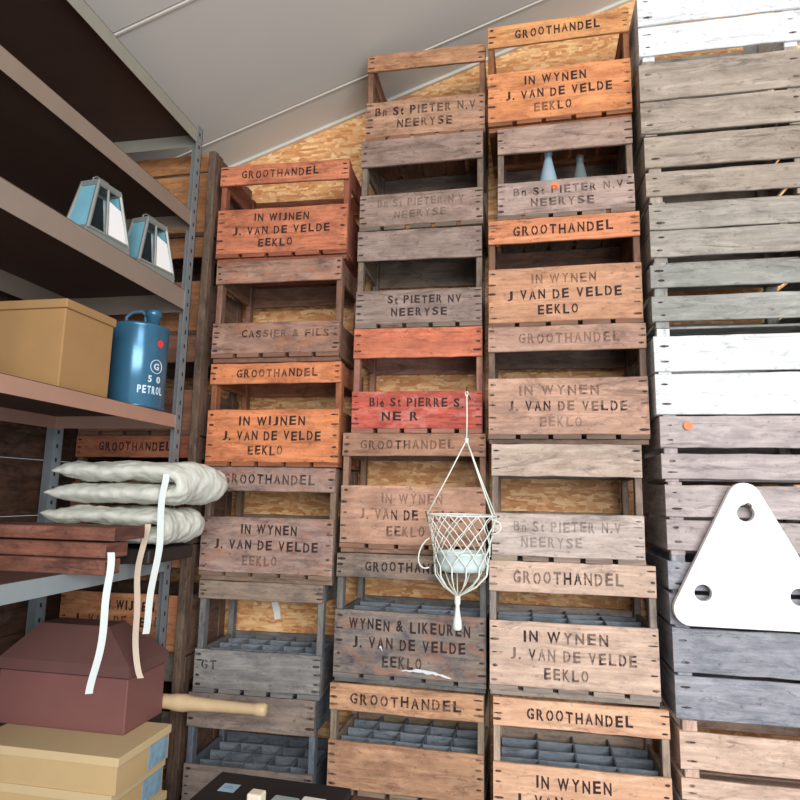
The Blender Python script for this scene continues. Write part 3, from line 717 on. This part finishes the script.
# brown slats (a folded wooden item) left of the sacks
BRW = wood('brown_varnished_wood', (132, 84, 68), (66, 44, 40), .6)
for k, (z, ya, yb, xa, xb, l_) in enumerate(((1.2822, 1.44, 1.50, -1.55, -1.03, 'bottom brown wooden plank projecting from the rack'), (1.322, 1.46, 1.55, -1.55, -1.045, 'middle brown wooden plank projecting from the rack'), (1.365, 1.47, 1.60, -1.55, -1.03, 'top brown wooden plank lying beneath the pale sacks'))):
    b = new(); board(b, (xa, ya, z), (xb, yb, z + (.038 if k < 2 else .034)), 0, .001); tag(obj('wooden_plank', b, BRW), l_, 'plank', 'brown planks on the rack')

# ------------------------------------------------------------------ brown box on cartons
BB = wood('reddish_brown_wood', (118, 74, 68), (74, 46, 44), .4)
bx = thing('brown_wooden_box', 'reddish brown wooden box with sloping lid at the lower left', 'box', (-1.3, 1.765, .8202))
b = new(); box(b, (-.21, -.095, 0), (.21, .095, .148), bev=.003); obj('body', b, plain('brown_paint', (122, 80, 76), .6, var=.1), bx)
b = new()
lo_ = [b.verts.new(p) for p in ((-.215, -.1, .152), (.215, -.1, .152), (.215, .1, .152), (-.215, .1, .152))]
md = [b.verts.new((p.co.x, p.co.y, .182)) for p in lo_]
hi_ = [b.verts.new(p) for p in ((-.14, -.03, .272), (.09, -.03, .272), (.09, .05, .272), (-.14, .05, .272))]
b.faces.new(lo_); b.faces.new(hi_)
for A, B in ((lo_, md), (md, hi_)):
    for k in range(4): b.faces.new((A[k], A[(k + 1) % 4], B[(k + 1) % 4], B[k]))
obj('lid', b, plain('brown_lid', (104, 72, 68), .55, var=.1), bx)
b = new(); box(b, (-.207, -.092, .148), (.207, .092, .152)); obj('seam', b, HOLE, bx)
CB = plain('carton', (196, 168, 122), .8, var=.06); LBL = plain('blue_label', (134, 168, 190), .6, var=.5, scale=45)
zc0 = .4602
for k in range(4):
    h = .0899; r = thing('shoe_box', ['lowest tan shoe box on the bottom rack shelf', 'second lowest tan shoe box on the bottom rack shelf', 'tan shoe box with blue label, second from the top of its pile', 'tan shoe box with blue label, directly under the brown box'][k], 'box', (-1.24 - (.012 if k % 2 == 0 else 0), 1.66, zc0 + k * .09), 0, 'shoe boxes under the brown wooden box')
    b = new(); box(b, (-.225, -.12, 0), (.225, .12, h - .022)); obj('body', b, CB, r)
    b = new(); box(b, (-.229, -.124, h - .0219), (.229, .124, h), bev=.001); obj('lid', b, plain('carton_lid', (206, 182, 140), .8, var=.05), r)
    b = new(); box(b, (.2252, .02, .004), (.2262, .112, h - .024)); obj('paper_label', b, LBL, r)
b = new(); box(b, (-1.6, 1.79, .4602), (-1.12, 1.915, .82), bev=.004)
tag(obj('dark_crate_block', b, plain('dark_cardboard', (58, 46, 42), .85)), 'dark tall carton behind the brown box', 'box').name = 'dark_carton'
# pale wooden handle
b = new(); lathe(b, [(.004, -1.46), (.02, -1.455), (.022, -1.42), (.022, -1.25), (.0215, -1.08), (.025, -1.06), (.026, -1.03), (.021, -1.0), (.018, -.93), (.0165, -.84), (.0165, -.795), (.019, -.79), (.019, -.765), (.015, -.76), (.002, -.759)], (0, 1.885, .846), 24, axis='X')
tag(obj('wooden_stick', b, plain('pale_turned_wood', (204, 178, 140), .5, var=.3, scale=16), None, True), 'pale turned wooden stick poking out past the brown box', 'stick')

# ------------------------------------------------------------------ macrame hanger
ROPE = plain('white_rope', (228, 234, 224), .9, var=.08)
NX, NY = -.164, 1.945
hk = thing('wall_hook', 'slim iron hook nailed into the red crate', 'hook', (NX, 2.085, 1.825))
b = new(); tube(b, [(0, .012, 0), (0, -.08, 0), (0, -.13, .0), (0, -.145, .004), (0, -.147, .014)], .002, 6); obj('hook_wire', b, plain('dark_wire', (70, 60, 56), .5, .6), hk)
mh = thing('macrame_hanger', 'white macrame net hanger hanging in front of the crates', 'plant hanger', (NX, NY, 1.1))
def O(x, y, z): return (x - NX, y - NY, z - 1.1)
CX, CY = -.178, 1.945; ZR = 1.440
b = new()
tube(b, [O(NX + .004 * math.cos(t), NY, 1.823 + .008 * math.sin(t) - .004) for t in [k * math.pi / 6 for k in range(12)]], .0016, 6, True)
tube(b, [O(NX, NY, 1.816), O(NX + .001, NY, 1.74), O(NX, NY, 1.672)], .0022, 6)
obj('hanging_cord', b, ROPE, mh, True)
RR = .107
b = new()
for a in (math.pi * 1.02, -.45, .35):
    p0 = Vector(O(NX, NY, 1.672)); p1 = Vector(O(CX + RR * math.cos(a), CY + RR * math.sin(a), ZR)); tube(b, [p0, p0.lerp(p1, .5) + Vector((0, 0, -.003)), p1], .0022, 6)
for t in range(5): tube(b, [O(NX + .005 * math.cos(k), NY + .005 * math.sin(k), 1.676 - t * .003) for k in [i * math.pi / 4 for i in range(8)]], .002, 5, True)
obj('support_cord', b, ROPE, mh, True)
b = new(); tube(b, [O(CX + RR * math.cos(t), CY + RR * math.sin(t), ZR) for t in [k * math.pi / 24 for k in range(48)]], .0026, 6, True); obj('rim_ring', b, plain('white_ring', (235, 238, 230), .6), mh, True)
# diamond net
b = new(); nst = 12; lv = 5
def node(i, l):
    t = l / lv; rr = RR * (1 - t) + .082 * t - .004 * math.sin(math.pi * t); a = 2 * math.pi * (i + (.5 if l % 2 else 0)) / nst
    return Vector(O(CX + rr * math.cos(a), CY + rr * math.sin(a), ZR - .150 * t))
for l in range(lv):
    for i in range(nst):
        p = node(i, l); q1 = node(i, l + 1); q2 = node(i - 1 if l % 2 == 0 else i + 1, l + 1)
        for q in (q1, q2):
            mid = (p + q) / 2 + Vector((random.uniform(-.002, .002), random.uniform(-.002, .002), random.uniform(-.002, .002))); tube(b, [p, mid, q], .0017, 5)
for l in range(1, lv + 1):
    for i in range(nst):
        p = node(i, l); bmesh.ops.create_icosphere(b, subdivisions=1, radius=.0034, matrix=Matrix.Translation(p))
nv = obj('net', b, ROPE, mh, True)
b = new(); G = Vector(O(CX - .012, CY, 1.195))
for i in range(nst):
    p = node(i, lv); d = Vector((p.x - G.x, p.y - G.y, 0))
    tube(b, [p, Vector((G.x, G.y, 0)) + d * .97 + Vector((0, 0, p.z - .028)), Vector((G.x, G.y, 0)) + d * .62 + Vector((0, 0, p.z - .062)), G + d * .06 + Vector((0, 0, .004)), G], .0023, 6)
obj('lower_cord', b, ROPE, mh, True)
b = new(); lathe(b, [(.004, 1.205 - 1.1), (.009, 1.20 - 1.1), (.009, 1.178 - 1.1), (.006, 1.17 - 1.1), (.008, 1.15 - 1.1), (.013, 1.125 - 1.1), (.014, 1.106 - 1.1), (.011, 1.1 - 1.1), (.002, .0)], (G.x, G.y, 0), 16); obj('tassel', b, ROPE, mh, True)
b = new(); tube(b, [O(CX - .098 - .034 * math.sin(t) , CY - .01, 1.325 + .044 * math.cos(t) - .018 * math.sin(t)) for t in [k * math.pi / 10 for k in range(11)]], .0023, 6)
tube(b, [O(CX + .09 + .03 * math.sin(t), CY - .02, 1.408 + .022 * math.cos(t)) for t in [k * math.pi / 8 for k in range(9)]], .002, 6)
obj('loose_loop', b, ROPE, mh, True)
# white pot in the hanger
b = new(); lathe(b, [(.055, .0), (.068, .004), (.074, .02), (.074, .05), (.077, .052), (.077, .058), (.070, .058), (.068, .05), (.066, .012), (.001, .01)], n=40)
o = obj('white_pot', b, plain('white_enamel', (206, 222, 220), .3, var=.03), None, True); o.location = (CX, CY, 1.272)
tag(o, 'shallow pale pot resting inside the macrame net', 'pot')

# ------------------------------------------------------------------ white triangular panel on the right
def rounded_tri(V3, rad, n=8):
    out = []
    for i in range(3):
        p, a, c_ = Vector(V3[i]), Vector(V3[i - 1]), Vector(V3[(i + 1) % 3])
        da, dc = (a - p).normalized(), (c_ - p).normalized(); half = math.acos(max(-1, min(1, da.dot(dc)))) / 2
        ctr = p + (da + dc).normalized() * (rad / math.sin(half)); s = p + da * (rad / math.tan(half)); e = p + dc * (rad / math.tan(half))
        a0 = math.atan2(s.y - ctr.y, s.x - ctr.x); a1 = math.atan2(e.y - ctr.y, e.x - ctr.x); d = a1 - a0
        while d > math.pi: d -= 2 * math.pi
        while d < -math.pi: d += 2 * math.pi
        for k in range(n + 1): out.append(ctr + Vector((math.cos(a0 + d * k / n), math.sin(a0 + d * k / n))) * rad)
    return out
VT = ((.405, 1.148), (.635, 1.60), (.865, 1.148))
outer = rounded_tri(VT, .042)
cen = Vector((sum(p[0] for p in VT) / 3, sum(p[1] for p in VT) / 3))
cu = bpy.data.curves.new('triangular_plate', 'CURVE'); cu.dimensions = '2D'; cu.fill_mode = 'BOTH'; cu.extrude = .009; cu.bevel_depth = .003
def spl(pts):
    s = cu.splines.new('POLY'); s.points.add(len(pts) - 1); s.use_cyclic_u = True
    for q, p in zip(s.points, pts): q.co = (p[0], p[1], 0, 1)
spl(outer)
for hx, hz in ((.51, 1.238), (.635, 1.465), (.76, 1.238)): spl([(hx + .026 * math.cos(t), hz + .026 * math.sin(t)) for t in [k * math.pi / 14 for k in range(28)]])
tmp = bpy.data.objects.new('tmp', cu); COL.objects.link(tmp); bpy.context.view_layer.update()
me = bpy.data.meshes.new_from_object(tmp.evaluated_get(bpy.context.evaluated_depsgraph_get())); bpy.data.objects.remove(tmp)
me.materials.clear(); me.materials.append(plain('white_plastic', (250, 250, 248), .4, var=.01))
for v in me.vertices: v.co = Vector((v.co.x - .635, v.co.z, v.co.y - 1.148))
o = bpy.data.objects.new('triangular_plate', me); COL.objects.link(o); o.location = (.635, 1.975, 1.148)
tag(o, 'white rounded triangular plate with round holes at the right edge', 'plate')
b = new(); tube(b, [(0, .012, 0), (0, -.05, 0)], .004, 8); tube(b, [(0, -.05, 0), (0, -.053, 0)], .009, 10)
o = obj('iron_nail', b, NAIL); o.location = (.635, 1.99, 1.4866); tag(o, 'iron nail carrying the white triangular plate', 'nail')

# ------------------------------------------------------------------ table with the black case at the bottom
tb = thing('low_table', 'brown wooden table below the black case', 'table', (-.42, 1.38, 0))
TBM = wood('dark_table_wood', (96, 58, 44), (54, 34, 28), .5)
b = new()
for k in range(5): board(b, (-.42, -.25 + k * .1, .665), (.42, -.152 + k * .1, .69), 0, .0004)
obj('table_top', b, TBM, tb)
for sx in (-1, 1):
    for sy in (-1, 1):
        b = new(); board(b, (sx * .37 - .022, sy * .2 - .022, 0), (sx * .37 + .022, sy * .2 + .022, .6645), 2); obj('leg', b, TBM, tb)
cs = thing('black_case', 'black case with pale blue label at the bottom edge', 'case', (-.60, 1.47, .6905), math.radians(-2))
BLK = plain('black_plastic', (22, 22, 26), .5, var=.1)
b = new(); box(b, (-.165, -.13, 0), (.185, .13, .098), bev=.006); obj('body', b, BLK, cs)
b = new(); box(b, (-.168, -.133, .075), (.188, .133, .079)); obj('rim', b, plain('black_rim', (34, 34, 38), .5), cs)
b = new(); box(b, (-.122, .028, .0982), (-.08, .068, .0988)); o = obj('label_sticker', b, plain('pale_blue_label', (158, 186, 204), .6, var=.06), cs); o['label'] = 'pale blue label'
b = new(); box(b, (-.115, .045, .0989), (-.09, .048, .0992)); box(b, (-.115, .053, .0989), (-.095, .056, .0992)); obj('label_print', b, plain('grey_print', (110, 136, 160), .7), cs)
for x, y, w_, d_, h_, c_, l_ in ((-.578, 1.40, .034, .03, .055, (226, 214, 190), 'small cream block standing on the black case'), (-.517, 1.415, .06, .03, .04, (150, 162, 162), 'small grey block between cream and white ones'), (-.448, 1.40, .055, .035, .05, (226, 222, 214), 'small white block at the right of the black case')):
    b = new(); box(b, (-w_ / 2, -d_ / 2, 0), (w_ / 2, d_ / 2, h_), bev=.004); o = obj('small_box', b, plain('small_box_card', c_, .6, var=.04)); o.location = (x, y, .7895); o.rotation_euler.z = math.radians(-4)
    tag(o, l_, 'box', 'small boxes on the black case')
